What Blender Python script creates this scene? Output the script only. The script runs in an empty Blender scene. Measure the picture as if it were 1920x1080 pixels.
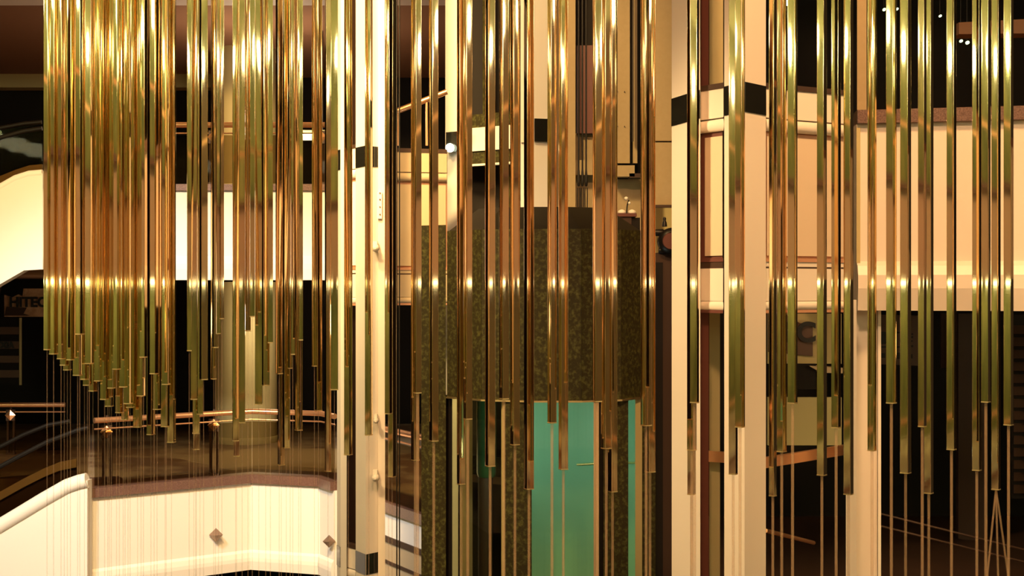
import bpy, math, random
from mathutils import Vector, Matrix
random.seed(7)
C = bpy.context.scene.collection
F = 960 / math.tan(math.radians(20))          # focal length in pixels of the 1920 px frame
# ------------------------------------------------------------------ camera, world, lights, exposure
cam_d = bpy.data.cameras.new('camera'); cam_d.sensor_width = 36; cam_d.lens = 18 / math.tan(math.radians(20))
cam_d.clip_end = 200
cam = bpy.data.objects.new('camera', cam_d); C.objects.link(cam)
cam.location = (0, 0, 0); cam.rotation_euler = (math.pi / 2, 0, 0)
sc = bpy.context.scene; sc.camera = cam
w = bpy.data.worlds.new('world'); sc.world = w; w.use_nodes = True
bg = w.node_tree.nodes['Background']; bg.inputs[0].default_value = (1, .62, .3, 1); bg.inputs[1].default_value = .03
sc.view_settings.view_transform = 'Standard'; sc.view_settings.look = 'None'
sc.view_settings.exposure = 0; sc.view_settings.gamma = 1; sc.view_settings.use_curve_mapping = False
try:
    sc.cycles.max_bounces = 10; sc.cycles.glossy_bounces = 6; sc.cycles.transparent_max_bounces = 24
    sc.cycles.sample_clamp_indirect = 6; sc.cycles.use_denoising = True
except Exception:
    pass


def spot(name, loc, tgt, power, col, size=60, radius=.5, blend=.6):
    d = bpy.data.lights.new(name, 'SPOT'); d.energy = power; d.color = col; d.spot_size = math.radians(size)
    d.spot_blend = blend; d.shadow_soft_size = radius
    o = bpy.data.objects.new(name, d); C.objects.link(o); o.location = loc
    o.rotation_euler = (Vector(tgt) - Vector(loc)).to_track_quat('-Z', 'Y').to_euler(); return o


def point(name, loc, power, col, radius=.4):
    d = bpy.data.lights.new(name, 'POINT'); d.energy = power; d.color = col; d.shadow_soft_size = radius
    o = bpy.data.objects.new(name, d); C.objects.link(o); o.location = loc; return o


WARM = (1, .66, .27)
spot('floodlight_left', (-3.5, 11, 6.6), (-4.2, 21.6, .2), 9000, (1, .66, .27), 62)
spot('floodlight_left_low', (-6.5, 13.5, 3.6), (-5.2, 21.4, -4.0), 3000, (1, 1, 1), 66)
spot('floodlight_column', (-3.2, 10.2, 4.2), (-1.9, 16.2, -.6), 2600, (1, .66, .29), 50)
spot('floodlight_shaft', (-1.5, 11.5, 6.4), (-.2, 17.5, 2), 2900, (1, .64, .26), 46)
spot('floodlight_right', (3.7, 7.4, 7.2), (4.0, 12, .2), 2600, (1, .55, .22), 64)
spot('added_light_pier', (-3.6, 9.0, 3.6), (1.65, 11.4, -.3), 2400, (1, .67, .32), 40)  # unseen light added to brighten the left-facing sides of the right tower
spot('added_light_low_right', (2.2, 5.0, 1.6), (3.3, 12.4, -2.2), 1600, (1, .60, .26), 22)  # unseen light added for the peach column shaded by the balcony lip
point('atrium_fill', (0, 2.6, 7.4), 3300, (1, .57, .29), .5)  # unseen fill added to light the far galleries and the front together
point('cab_lamp', (.17, 15.42, -1.8), 32, (.80, 1, .92), .1)
point('cab_low_fill', (.35, 15.7, -4.0), 9, (1, .75, .32), .1)  # warm fill added low in the cab to tint the teal wall
point('under_fill_left', (-4.5, 26.5, -.6), 110, (1, .80, .52), .3)  # unseen fill added to brighten the khaki column and lower floor
point('upper_lamp_left', (-4.5, 25.2, 3.0), 190, (1, .72, .48), .3)
point('shop_lamp_right', (4.0, 14.4, -.55), 12, (1, .66, .34), .2)
for k, (lx, ly) in enumerate(((-14, -13), (0, -13), (14, -13), (-14, -2), (14, -2), (-14, 8), (14, 7))):
    point('gallery_fill_upper', (lx, ly, 4.15), 70, (.90, 1, .40) if lx <= 0 else (1, .75, .40), .2)  # added fill lights, tinted for what the rods mirror


# ------------------------------------------------------------------ materials
def mat(name, col, rough=.6, metal=0, spec=.5, noise=None, bump=0, scale=40, col2=None, emis=None, trans=0):
    m = bpy.data.materials.new(name); m.use_nodes = True; nt = m.node_tree; b = nt.nodes['Principled BSDF']
    b.inputs['Base Color'].default_value = (*col, 1); b.inputs['Roughness'].default_value = rough
    b.inputs['Metallic'].default_value = metal; b.inputs['Specular IOR Level'].default_value = spec
    if emis:
        b.inputs['Emission Color'].default_value = (*emis[0], 1); b.inputs['Emission Strength'].default_value = emis[1]
    if col2 or bump:
        tc = nt.nodes.new('ShaderNodeTexCoord'); tx = nt.nodes.new('ShaderNodeTexNoise')
        tx.inputs['Scale'].default_value = scale; tx.inputs['Detail'].default_value = 6; tx.inputs['Roughness'].default_value = .65
        nt.links.new(tc.outputs['Object'], tx.inputs['Vector'])
        if col2:
            r = nt.nodes.new('ShaderNodeValToRGB'); lo, hi = noise or (.35, .65)
            r.color_ramp.elements[0].position = lo; r.color_ramp.elements[1].position = hi
            r.color_ramp.elements[0].color = (*col, 1); r.color_ramp.elements[1].color = (*col2, 1)
            nt.links.new(tx.outputs['Fac'], r.inputs['Fac']); nt.links.new(r.outputs['Color'], b.inputs['Base Color'])
        if bump:
            bp = nt.nodes.new('ShaderNodeBump'); bp.inputs['Strength'].default_value = bump; bp.inputs['Distance'].default_value = .01
            nt.links.new(tx.outputs['Fac'], bp.inputs['Height']); nt.links.new(bp.outputs['Normal'], b.inputs['Normal'])
    return m


def glassy(name, tint, fac, gloss=(.5, .5, .5), rough=.02):
    """thin pane: mostly see-through, tinted, a faint mirror"""
    m = bpy.data.materials.new(name); m.use_nodes = True; nt = m.node_tree; nt.nodes.clear()
    out = nt.nodes.new('ShaderNodeOutputMaterial'); mx = nt.nodes.new('ShaderNodeMixShader')
    t = nt.nodes.new('ShaderNodeBsdfTransparent'); g = nt.nodes.new('ShaderNodeBsdfGlossy')
    t.inputs[0].default_value = (*tint, 1); g.inputs[0].default_value = (*gloss, 1); g.inputs['Roughness'].default_value = rough
    mx.inputs[0].default_value = fac
    nt.links.new(t.outputs[0], mx.inputs[1]); nt.links.new(g.outputs[0], mx.inputs[2]); nt.links.new(mx.outputs[0], out.inputs[0])
    return m


def cordmat(name, col, alpha):
    m = mat(name, col, .35, 0, .6); b = m.node_tree.nodes['Principled BSDF']
    b.inputs['Alpha'].default_value = alpha; return m


M = {}
M['brass'] = mat('polished_brass', (.91, .75, .48), .04, 1)
M['brass_red'] = mat('polished_red_brass', (.93, .70, .48), .045, 1)
M['rim'] = mat('brass_rim', (.95, .72, .38), .38, 1)
M['copper'] = mat('copper_rail', (.93, .50, .26), .28, .85)
M['plaster'] = mat('cream_plaster', (.80, .76, .70), .65, 0, .3, bump=.08, scale=60)
M['peach'] = mat('peach_enamel', (.78, .70, .60), .38, 0, .4, bump=.03, scale=30)
M['tan'] = mat('tan_panel', (.47, .36, .22), .5, 0, .4, bump=.03, scale=25)
M['tanwall'] = mat('tan_shaft_wall', (.33, .25, .13), .6, 0, .3, (.3, .7), .05, 14, (.36, .275, .15))
M['khaki'] = mat('khaki_paint', (.50, .42, .20), .6, 0, .3, bump=.03, scale=25)
M['granite'] = mat('brown_granite', (.09, .042, .032), .3, 0, .5, (.38, .62), 0, 90, (.20, .115, .09))
M['marble'] = mat('green_marble', (.030, .025, .009), .5, 0, .2, (.47, .72), 0, 24, (.105, .105, .03))
M['tile'] = mat('black_gloss_tile', (.012, .012, .010), .06, 0, .6)
M['black'] = mat('dark_interior', (.012, .009, .007), .7, 0, .2)
M['darkbrown'] = mat('dark_brown', (.05, .026, .016), .55, 0, .3)
M['soffit'] = mat('brown_soffit', (.30, .17, .10), .8, 0, .2)
M['carpet'] = mat('brown_floor', (.22, .14, .09), .35, 0, .4, (.45, .55), 0, .5, (.42, .33, .22))
M['carpet2'] = mat('pale_floor_tile', (.46, .37, .24), .3, 0, .4, bump=.02)
M['roofdark'] = mat('dark_cab_roof', (.012, .010, .006), .5, 0, .3, bump=.02)
M['bronze'] = mat('dark_bronze', (.32, .22, .17), .3, .7)
M['brownwall'] = mat('brown_gallery_wall', (.11, .07, .035), .7, 0, .3, bump=.03)
M['panelpeach'] = mat('peach_panel', (.66, .53, .38), .4, 0, .4, bump=.03, scale=30)
M['plasterfar'] = mat('far_plaster', (.50, .43, .35), .65, 0, .3, bump=.05)
M['lit_band'] = mat('painted_lit_band', (.27, .27, .13), .6, 0, .3)
M['teal'] = mat('teal_lacquer', (.28, .52, .42), .45, 0, .4, bump=.02, scale=20)
M['steel'] = mat('black_iron', (.02, .017, .015), .4, .6)
M['white'] = mat('white_enamel', (.8, .75, .66), .35)
M['redbrown'] = mat('red_brown_box', (.12, .035, .025), .5)
M['signboard'] = mat('tan_sign_board', (.40, .22, .12), .6, 0, .3, (.4, .6), 0, 6, (.55, .34, .20))
M['signdark'] = mat('dark_sign_board', (.10, .055, .035), .6)
M['ink'] = mat('black_lettering', (.006, .005, .004), .5)
M['olive'] = mat('olive_gallery_wall', (.19, .175, .06), .7, 0, .3, (.35, .65), 0, .8, (.08, .095, .03))
M['gallery_ceiling'] = mat('gallery_ceiling', (.42, .42, .21), .7)
M['glass'] = glassy('railing_glass', (.62, .56, .44), .007)
M['clear'] = glassy('clear_cab_glass', (.82, .86, .72), .06)
M['cord'] = cordmat('pale_nylon_cord', (.75, .52, .30), .27)
M['cord_thin'] = cordmat('thin_nylon_cord', (.60, .44, .30), .13)
M['coppersoft'] = mat('copper_paint', (.55, .28, .16), .4, .2)
M['bulb'] = mat('lamp_diffuser', (1, .95, .8), .5, emis=((1, .97, .62), 17))
M['bulb_low'] = mat('low_lamp_diffuser', (1, .95, .8), .5, emis=((1, .96, .52), 13))
M['tube'] = mat('fluorescent_tube', (1, 1, .95), .5, emis=((.88, 1, .72), 9))
M['pip'] = mat('small_lamp_glow', (1, 1, .9), .5, emis=((.75, 1, .5), 3))


# ------------------------------------------------------------------ mesh helpers
def P(px, py, Y):
    return Vector(((px - 960) / F * Y, Y, (540 - py) / F * Y))


def X(px, Y): return (px - 960) / F * Y
def Z(py, Y): return (540 - py) / F * Y
def PL(px, Y): return Vector((X(px, Y), Y))


class MB:
    def __init__(s): s.v = []; s.f = []; s.sm = []

    def add(s, vs, fs, smooth=False):
        n = len(s.v); s.v += [tuple(v) for v in vs]; s.f += [tuple(i + n for i in f) for f in fs]; s.sm += [smooth] * len(fs); return s

    def box(s, c, d, rz=0, R=None):
        x, y, z = d[0] / 2, d[1] / 2, d[2] / 2
        m = R or Matrix.Rotation(rz, 3, 'Z')
        vs = [Vector(c) + m @ Vector((a * x, b * y, e * z)) for a in (-1, 1) for b in (-1, 1) for e in (-1, 1)]
        return s.add(vs, [(0, 1, 3, 2), (4, 6, 7, 5), (0, 4, 5, 1), (2, 3, 7, 6), (0, 2, 6, 4), (1, 5, 7, 3)])

    def prism(s, pl, z0, z1):
        """vertical prism over a plan polygon"""
        n = len(pl)
        vs = [(p[0], p[1], z0) for p in pl] + [(p[0], p[1], z1) for p in pl]
        return s.add(vs, [tuple(range(n - 1, -1, -1)), tuple(range(n, 2 * n))] + [(i, (i + 1) % n, n + (i + 1) % n, n + i) for i in range(n)])

    def slab(s, pts, d):
        """closed outline of 3-D points extruded along d"""
        n = len(pts); d = Vector(d)
        vs = list(pts) + [Vector(p) + d for p in pts]
        return s.add(vs, [tuple(range(n)), tuple(range(2 * n - 1, n - 1, -1))] + [(i, n + i, n + (i + 1) % n, (i + 1) % n) for i in range(n)])

    def loft(s, r1, r2, cap=True):
        n = len(r1)
        s.add(list(r1) + list(r2), [(i, (i + 1) % n, n + (i + 1) % n, n + i) for i in range(n)] + ([tuple(range(n - 1, -1, -1)), tuple(range(n, 2 * n))] if cap else []))
        return s

    def tube(s, pts, r, n=10, smooth=True):
        pts = [Vector(p) for p in pts]; rings = []; up = None
        for i, p in enumerate(pts):
            d = (pts[min(i + 1, len(pts) - 1)] - pts[max(i - 1, 0)]).normalized()
            if up is None or abs(d.dot(up)) > .99: up = Vector((0, 0, 1)) if abs(d.z) < .9 else Vector((0, 1, 0))
            a = d.cross(up).normalized(); b = a.cross(d)
            rings.append([p + (a * math.cos(t) + b * math.sin(t)) * r for t in [2 * math.pi * k / n for k in range(n)]])
        vs = [v for g in rings for v in g]; m = len(rings)
        fs = [(i * n + k, i * n + (k + 1) % n, (i + 1) * n + (k + 1) % n, (i + 1) * n + k) for i in range(m - 1) for k in range(n)]
        s.add(vs, fs, smooth)
        return s.add(rings[0] + rings[-1], [tuple(range(n - 1, -1, -1)), tuple(range(n, 2 * n))])

    def lathe(s, c, prof, n=20, ax='Z'):
        rings = []
        for r, h in prof:
            g = []
            for k in range(n):
                t = 2 * math.pi * k / n; a, b = r * math.cos(t), r * math.sin(t)
                g.append(Vector(c) + (Vector((a, b, h)) if ax == 'Z' else Vector((a, h, b)) if ax == 'Y' else Vector((h, a, b))))
            rings.append(g)
        vs = [v for g in rings for v in g]
        fs = [(i * n + k, i * n + (k + 1) % n, (i + 1) * n + (k + 1) % n, (i + 1) * n + k) for i in range(len(rings) - 1) for k in range(n)]
        s.add(vs, fs, True)
        return s.add(rings[0] + rings[-1], [tuple(range(n - 1, -1, -1)), tuple(range(n, 2 * n))])

    def sweep(s, path, prof, smooth=False):
        """profile of (out, z) points swept along a plan polyline, out = right-hand side of travel"""
        path = [Vector(p[:2]) for p in path]; n = len(prof); vs = []
        for i, p in enumerate(path):
            d1 = (path[i] - path[i - 1]).normalized() if i else None
            d2 = (path[i + 1] - path[i]).normalized() if i < len(path) - 1 else None
            d1 = d1 or d2; d2 = d2 or d1
            n1 = Vector((d1.y, -d1.x)); n2 = Vector((d2.y, -d2.x)); m = (n1 + n2).normalized(); m = m / max(.3, m.dot(n1))
            vs += [(p.x + m.x * o, p.y + m.y * o, z) for o, z in prof]
        k = len(path)
        fs = [(i * n + j, (i + 1) * n + j, (i + 1) * n + (j + 1) % n, i * n + (j + 1) % n) for i in range(k - 1) for j in range(n)]
        s.add(vs, fs, smooth)
        e = (k - 1) * n
        return s.add(vs[:n] + vs[e:], [tuple(range(n)), tuple(range(2 * n - 1, n - 1, -1))])

    def build(s, name, m, parent=None, loc=None):
        me = bpy.data.meshes.new(name)
        off = Vector(loc) if loc else Vector((0, 0, 0))
        me.from_pydata([Vector(v) - off for v in s.v], [], s.f)
        me.polygons.foreach_set('use_smooth', s.sm); me.materials.append(m); me.update()
        import bmesh
        bm = bmesh.new(); bm.from_mesh(me); bmesh.ops.recalc_face_normals(bm, faces=bm.faces); bm.to_mesh(me); bm.free()
        o = bpy.data.objects.new(name, me); C.objects.link(o); o.location = off
        if parent is not None:
            o.parent = parent; o.location = off - base_of(parent)
        return o


def base_of(o):
    b = Vector(o.location)
    while o.parent is not None:
        o = o.parent; b += Vector(o.location)
    return b


def thing(name, label, cat, loc=(0, 0, 0), group=None):
    o = bpy.data.objects.new(name, None); C.objects.link(o); o.location = loc
    return tag(o, label, cat, group)


def tag(o, label, cat, group=None):
    o['label'] = label; o['category'] = cat
    if group: o['group'] = group
    return o


def struct(o): o['kind'] = 'structure'; return o


def text_mesh(name, s, size, m, parent, loc, depth=.01, rz=0):
    cu = bpy.data.curves.new(name, 'FONT'); cu.body = s; cu.size = size; cu.extrude = depth; cu.align_x = 'LEFT'; cu.offset = .010
    t = bpy.data.objects.new(name, cu); C.objects.link(t)
    dg = bpy.context.evaluated_depsgraph_get(); me = bpy.data.meshes.new_from_object(t.evaluated_get(dg))
    bpy.data.objects.remove(t); bpy.data.curves.remove(cu)
    me.materials.clear(); me.materials.append(m)
    o = bpy.data.objects.new(name, me); C.objects.link(o); o.parent = parent
    o.location = Vector(loc) - (base_of(parent) if parent else Vector((0, 0, 0))); o.rotation_euler = (math.pi / 2, 0, rz); return o


# ------------------------------------------------------------------ levels (storey 4.65 m, eye at z = 0)
UP, LO, GR = 1.52, -3.08, -7.8                 # finished floors: upper gallery, lower gallery, ground
# ================================================================== SETTING
struct(MB().box((0, 8, GR - .1), (64, 70, .2)).build('floor', M['carpet']))
struct(MB().box((0, 8, 9.2), (64, 70, .2)).build('ceiling', M['soffit']))
struct(MB().prism([(-18, 32), (10, 32), (10, 32.3), (-18, 32.3)], GR, 9.1).build('wall_back', M['black']))
struct(MB().prism([(-18, 12.6), (-17.8, 12.6), (-17.8, 32), (-18, 32)], GR, 9.1).build('wall_left', M['black']))
struct(MB().prism([(10, 12.6), (10.2, 12.6), (10.2, 32), (10, 32)], GR, 9.1).build('wall_right', M['black']))

# galleries on the camera's side of the atrium (what the brass mirrors)
ring = [(-17.6, 12.4), (-11, 12.4), (-11, -10), (11, -10), (11, 11.6), (9.9, 11.6)]
ring_o = [(-17.6, 12.6), (-24, 12.6), (-24, -24), (24, -24), (24, 12), (9.9, 12)]
for n, (zb, zt, nm) in enumerate([(.10, UP, 1), (-4.55, LO, 2), (6.3, 7.6, 3)]):
    g = MB().sweep(ring, [(-.3, zt), (0, zt), (0, zb + .36), (.1, zb + .28), (.12, zb + .14), (.08, zb), (-.3, zb)][::-1])
    struct(g.build('trim_%d' % (nm), M['plasterfar']))
    struct(MB().sweep(ring, [(-.5, zt + .1), (.04, zt + .1), (.04, zt), (-.5, zt)][::-1]).build('trim_%d' % (nm + 3), M['granite']))
    for k, (poly) in enumerate([[(-17.7, -10), (-11.2, -10), (-11.2, 12.6), (-17.7, 12.6)], [(11.2, -10), (17.7, -10), (17.7, 12), (11.2, 12)],
                                [(-17.7, -14.7), (17.7, -14.7), (17.7, -10.2), (-17.7, -10.2)]]):
        struct(MB().prism(poly, zt - .12, zt - .02).build('floor_%s' % ('left', 'right', 'rear')[k], M['carpet']))
        struct(MB().prism(poly, zb + .1, zb + .2).build('ceiling_%s' % ('left', 'right', 'rear')[k], M['gallery_ceiling']))
for pl, nm in (([(-17.7, -14.7), (-17.5, -14.7), (-17.5, 12.6), (-17.7, 12.6)], 'wall_gallery_left'), ([(17.7, -14.7), (17.5, -14.7), (17.5, 12), (17.7, 12)], 'wall_gallery_right'),
               ([(-17.7, -14.7), (17.7, -14.7), (17.7, -14.9), (-17.7, -14.9)], 'wall_front')):
    struct(MB().prism(pl, GR, 9.1).build(nm, M['olive'] if nm != 'wall_gallery_right' else M['brownwall']))
# added band, paler in place of light on the top of their back walls
for k, pl in enumerate(([(-17.5, -14.7), (-17.4, -14.7), (-17.4, 12.6), (-17.5, 12.6)], [(17.4, -14.7), (17.5, -14.7), (17.5, 12), (17.4, 12)], [(-17.4, -14.7), (17.4, -14.7), (17.4, -14.6), (-17.4, -14.6)])):
    struct(MB().prism(pl, 5.0, 6.4).build('trim_%d' % (13 + k), M['lit_band']))
# glass fronts of the far galleries
for n, zt in enumerate((UP, LO)):
    r2 = ring[1:5]
    struct(MB().sweep(r2, [(-.2, zt + 1.05), (-.14, zt + 1.05), (-.14, zt + .98), (-.2, zt + .98)][::-1]).build('trim_%d' % (8 + n), M['copper']))
# their ceiling lamps
lamp_me = None
for lev, zc, mm in ((0, 5.0, 'bulb'), (1, .17, 'bulb_low')):
    for (px, py) in ([(x * 1.5, -12.2) for x in range(-8, 9)] +
                     [(-16.6, y * 1.7) for y in range(-8, 7)] + [(15.2, y * 1.7) for y in range(-8, 7)]):
        h = .42 if lev == 0 else .09; rl = .30 if lev == 0 else .45
        o = MB().lathe((px, py, zc - h / 2), [(rl * .9, -h / 2), (rl, -h * .3), (rl, h / 2)], 12).build('ceiling_lamp', M[mm], None, (px, py, zc))
        tag(o, 'glowing drum lamp under an %s gallery ceiling across the atrium' % ('upper' if lev == 0 else 'lower') if lev == 0 else
            'glowing flat lamp under the lower gallery ceiling across the atrium', 'lamp', 'gallery lamps, upper row' if lev == 0 else 'gallery lamps, lower row')

# ================================================================== LEFT BALCONIES
YU = 21.7
up_path = [PL(-330, 21.7), PL(86, 21.7), PL(628, 21.7), PL(690, 20.4)]
up_path2 = up_path[1:]


def parapet(name, label, path, zt, zl, zb, plaster, cope_h=.10, lipd=.05, group=None):
    t = thing(name, label, 'balcony', (path[0].x, path[0].y, zb), group)
    MB().sweep(path, [(-.35, zt - cope_h), (0, zt - cope_h), (0, zl), (-.35, zl)][::-1]).build('fascia', plaster, t)
    lip = [(-.35, zl), (0, zl), (lipd * .6, zl - .04), (lipd * .95, zl - .12), (lipd, zl - (zl - zb) * .55), (lipd * .6, zb), (-.35, zb)]
    MB().sweep(path, lip[::-1]).build('lip', plaster, t)
    MB().sweep(path, [(-.6, zt), (.06, zt), (.06, zt - cope_h), (-.6, zt - cope_h)][::-1]).build('coping', M['granite'], t)
    return t


ub = parapet('balcony', 'upper left cream balcony edge with a brown granite coping, seen behind the dense rods', up_path2, 1.60, .494, .123, M['plaster'])
lo_px = [(150, 22.2), (172, 21.1), (470, 22.7), (600, 22.3), (626, 21.8)]
lo_path = [PL(*a) for a in lo_px]
lb = parapet('balcony', 'lower left cream balcony edge with diamond studs and a glass railing', lo_path, -3.0, -4.22, -4.54, M['plaster'], .14)
# slabs behind the edges
struct(MB().prism([PL(-330, 22), PL(690, 22), PL(860, 18.5), (1.5, 31.9), (-17.7, 31.9)], .2, 1.46).build('floor_upper', M['soffit']))
struct(MB().prism([(-17.7, 23.4), PL(150, 22.6), PL(172, 21.5), PL(470, 23.0), PL(600, 22.6), PL(626, 22.1), PL(735, 19.9), PL(800, 18.9), (1.5, 20), (1.5, 31.9), (-17.7, 31.9)],
                  -4.4, LO).build('floor_lower', M['carpet']))
struct(MB().prism([(-17.7, 23.2), (1.5, 23.2), (1.5, 31.9), (-17.7, 31.9)], 4.77, 4.95).build('ceiling_upper', M['soffit']))
struct(MB().prism([(-17.7, 22.7), (1.5, 22.7), (1.5, 23.2), (-17.7, 23.2)], 4.66, 6.1).build('trim_11', M['plaster']))
struct(MB().box((-11.2, 31.6, 4.62), (9, .5, .3)).build('trim_12', M['khaki']))
# pale inlay on the lower floor
struct(MB().prism([PL(330, 25.5), PL(470, 23.3), PL(640, 22.6), PL(640, 27), PL(470, 27)], LO, LO + .004).build('floor_inlay', M['carpet2']))

# round khaki columns
for (px, Y, z0, z1, lab) in ((462, 28.2, LO, .12, 'thick round khaki column standing on the lower left gallery floor'),
                             (462, 28.2, UP - .06, 4.77, 'thick round khaki column rising above the upper left balcony')):
    x = X(px, Y)
    t = thing('round_column', lab, 'column', (x, Y, z0))
    MB().lathe((x, Y, z0), [(.61, 0.1), (.61, z1 - z0)], 40).build('shaft', M['khaki'], t)
    MB().lathe((x, Y, z0), [(.635, 0), (.635, .12), (.61, .13)], 40).build('base', M['khaki'], t)


# railings ---------------------------------------------------------------
def diamond(mb, c, s, d, n=Vector((0, -1, 0))):
    n = n.normalized(); a = Vector((0, 0, 1)); b = n.cross(a).normalized(); c = Vector(c)
    q = [c + a * s, c + b * s, c - a * s, c - b * s]; ap = c + n * d
    return mb.add(q + [ap], [(0, 1, 4), (1, 2, 4), (2, 3, 4), (3, 0, 4), (3, 2, 1, 0)])


def rail_post(t, x, y, zf, zt, wid=.16):
    p = MB().box((x - wid * .34, y, (zf + zt - .12) / 2), (.035, .05, zt - zf - .12)).box((x + wid * .34, y, (zf + zt - .12) / 2), (.035, .05, zt - zf - .12)) \
        .box((x, y, zf + .02), (wid, .09, .04)).box((x, y, zt - .02), (.03, .03, .16)).build('post', M['darkbrown'], t)
    MB().box((x, y - .02, zt - .19), (wid, .05, .2)).build('post_head', M['darkbrown'], p)
    diamond(MB(), (x, y - .046, zt - .19), .098, .03).build('diamond_emblem', M['copper'], p)


def railing(name, label, path, zf, zrail, glass_h0, posts, inset=.12, rr=.044):
    t = thing(name, label, 'railing', (path[0].x, path[0].y, zf))
    q = []
    for p in path: q.append(Vector((p.x, p.y + inset, 0)))
    MB().tube([(p.x, p.y, zrail) for p in q], rr, 10).build('handrail', M['copper'], t)
    MB().tube([(p.x, p.y, zrail - .13) for p in q], .012, 8).build('lower_rail', M['copper'], t)
    for a, b in zip(q[:-1], q[1:]):
        L = (b - a).length; k = max(1, round(L / 2.2))
        for i in range(k):
            s0 = a + (b - a) * (i / k); s1 = a + (b - a) * ((i + 1) / k); d = (s1 - s0).normalized() * .008
            s0 = s0 + d; s1 = s1 - d; nn = Vector((-d.y, d.x, 0)).normalized() * .006
            MB().prism([s0 - nn, s1 - nn, s1 + nn, s0 + nn], glass_h0, zrail - .16).build('glass_panel', M['glass'], t)
    for (px, Y) in posts:
        rail_post(t, X(px, Y), Y + inset + .02, zf, zrail)
    return t


railing('railing', 'lower left copper handrail over glass panels with diamond topped posts', lo_path[1:], -3.0, -2.0, -2.98, [(196, 21.3), (398, 22.35)])
railing('railing', 'upper left copper handrail over dark glass panels', up_path2, 1.6, 2.53, 1.62, [(398, 21.7), (600, 21.7)])
railing('railing', 'short copper handrail at far left behind the lower escalator', [PL(-60, 26), PL(122, 26)], LO, -2.16, -3.0, [(20, 26)], 0)
# diamond studs on the lower fascia
for (px, py, lab) in ((405, 1003, 'larger copper pyramid stud near the middle of the lower left balcony fascia'),
                      (617, 1015, 'smaller copper pyramid stud beside the left tower, on the lower balcony fascia')):
    Y = 22.24 if px == 405 else 21.78
    c = P(px, py, Y)
    o = diamond(MB(), c, .11 if px == 405 else .10, .14, Vector((.12, -1, .1))).build('pyramid_stud', M['bronze'], None, c)
    tag(o, lab, 'stud')


# escalators -------------------------------------------------------------
def escalator(label, top, bot, Y, tube_r, rail1, rail2, deck, far_rail):
    t = thing('escalator', label, 'escalator', P(top[0][0], top[0][1], Y))
    MB().slab([P(a, b, Y) for a, b in top] + [P(a, b, Y) for a, b in bot[::-1]], (0, .22, 0)).build('side_panel', M['plaster'], t)
    MB().tube([P(a, b, Y + .05) for a, b in top], tube_r, 16).build('edge_roll', M['plaster'], t)
    MB().slab([P(a, b, Y + .25) for a, b in rail1] + [P(a, b, Y + .25) for a, b in top[::-1]], (0, .012, 0)).build('glass_balustrade', M['glass'], t)
    MB().tube([P(a, b, Y + .25) for a, b in rail1], .035, 8).build('handrail', M['steel'], t)
    MB().slab([P(a, b, Y + .5) for a, b in deck] + [P(a, b + 16, Y + .5) for a, b in deck[::-1]], (0, .06, 0)).build('inner_deck', M['tan'], t)
    MB().slab([P(a, b + 16, Y + .55) for a, b in deck] + [P(a, b + 60, Y + .55) for a, b in deck[::-1]], (0, .03, 0)).build('skirt_panel', M['darkbrown'], t)
    MB().slab([P(a, b, Y + 1.4) for a, b in rail2] + [P(a, b + 90, Y + 1.4) for a, b in rail2[::-1]], (0, .012, 0)).build('far_balustrade', M['glass'], t)
    MB().tube([P(a, b, Y + 1.4) for a, b in rail2], .035, 8).build('far_handrail', M['steel'], t)
    return t


escalator('cream sided escalator at lower left with a rolled white edge and dark handrails',
          [(-300, 1160), (-150, 1075), (0, 987), (45, 960), (83, 937), (127, 912), (150, 904), (164, 901)],
          [(-300, 1300), (164, 1300)], 20.7, .115,
          [(-300, 1050), (-150, 965), (0, 875), (45, 851), (90, 828), (147, 806), (166, 802)],
          [(-300, 1010), (-150, 925), (0, 838), (45, 815), (90, 797), (130, 790)],
          [(-300, 1090), (-150, 1010), (0, 922), (45, 897), (83, 878), (110, 867), (143, 860)], None)
escalator('cream sided escalator at upper left with a rolled white edge above the shop sign',
          [(-300, 525), (-150, 435), (0, 352), (30, 335), (55, 327), (80, 325)],
          [(-300, 715), (-150, 625), (0, 533), (45, 507), (80, 505)], 21.62, .06,
          [(-300, 435), (-150, 345), (0, 258), (45, 246), (79, 241)],
          [(-300, 400), (-150, 320), (0, 240), (45, 232), (78, 229)],
          [(-300, 500), (-150, 412), (0, 330), (30, 318), (55, 310), (78, 308)], None)

# dark shop fronts and sign, lower left ------------------------------------
ty = 29.5
sg = thing('shop_sign', 'worn tan shop sign board with dark letters at far left under the upper escalator', 'sign', P(10, 590, ty))
MB().slab([P(8, 594, ty), P(150, 594, ty), P(150, 541, ty), P(44, 541, ty), (P(42, 556, ty)), (P(34, 552, ty)), P(22, 558, ty), P(8, 553, ty)], (0, .08, 0)).build('board', M['signboard'], sg)
MB().slab([P(12, 575, ty - .012), P(50, 577, ty - .012), P(44, 588, ty - .012), P(56, 592, ty - .012), P(8, 592, ty - .012)], (0, .01, 0)).build('torn_patch', M['darkbrown'], sg)
text_mesh('lettering', 'HITEC', .285, M['ink'], sg, P(17, 575, ty - .02), .012)
MB().slab([P(-10, 594, ty - .3), P(-10, 506, ty - .3), P(28, 508, ty - .3), P(2, 534, ty - .3)], (0, .05, 0)).build('hood', M['darkbrown'], sg)
db = thing('directory_board', 'dim board of dark strips with faint lettering at far left below the tan sign', 'board', P(-10, 712, ty))
MB().slab([P(-60, 720, ty), P(39, 720, ty), P(39, 596, ty), P(-60, 596, ty)], (0, .05, 0)).build('backing', M['black'], db)
MB().slab([P(36, 722, ty - .03), P(40, 722, ty - .03), P(40, 596, ty - .03), P(36, 596, ty - .03)], (0, .03, 0)).build('upright', M['khaki'], db)
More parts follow.
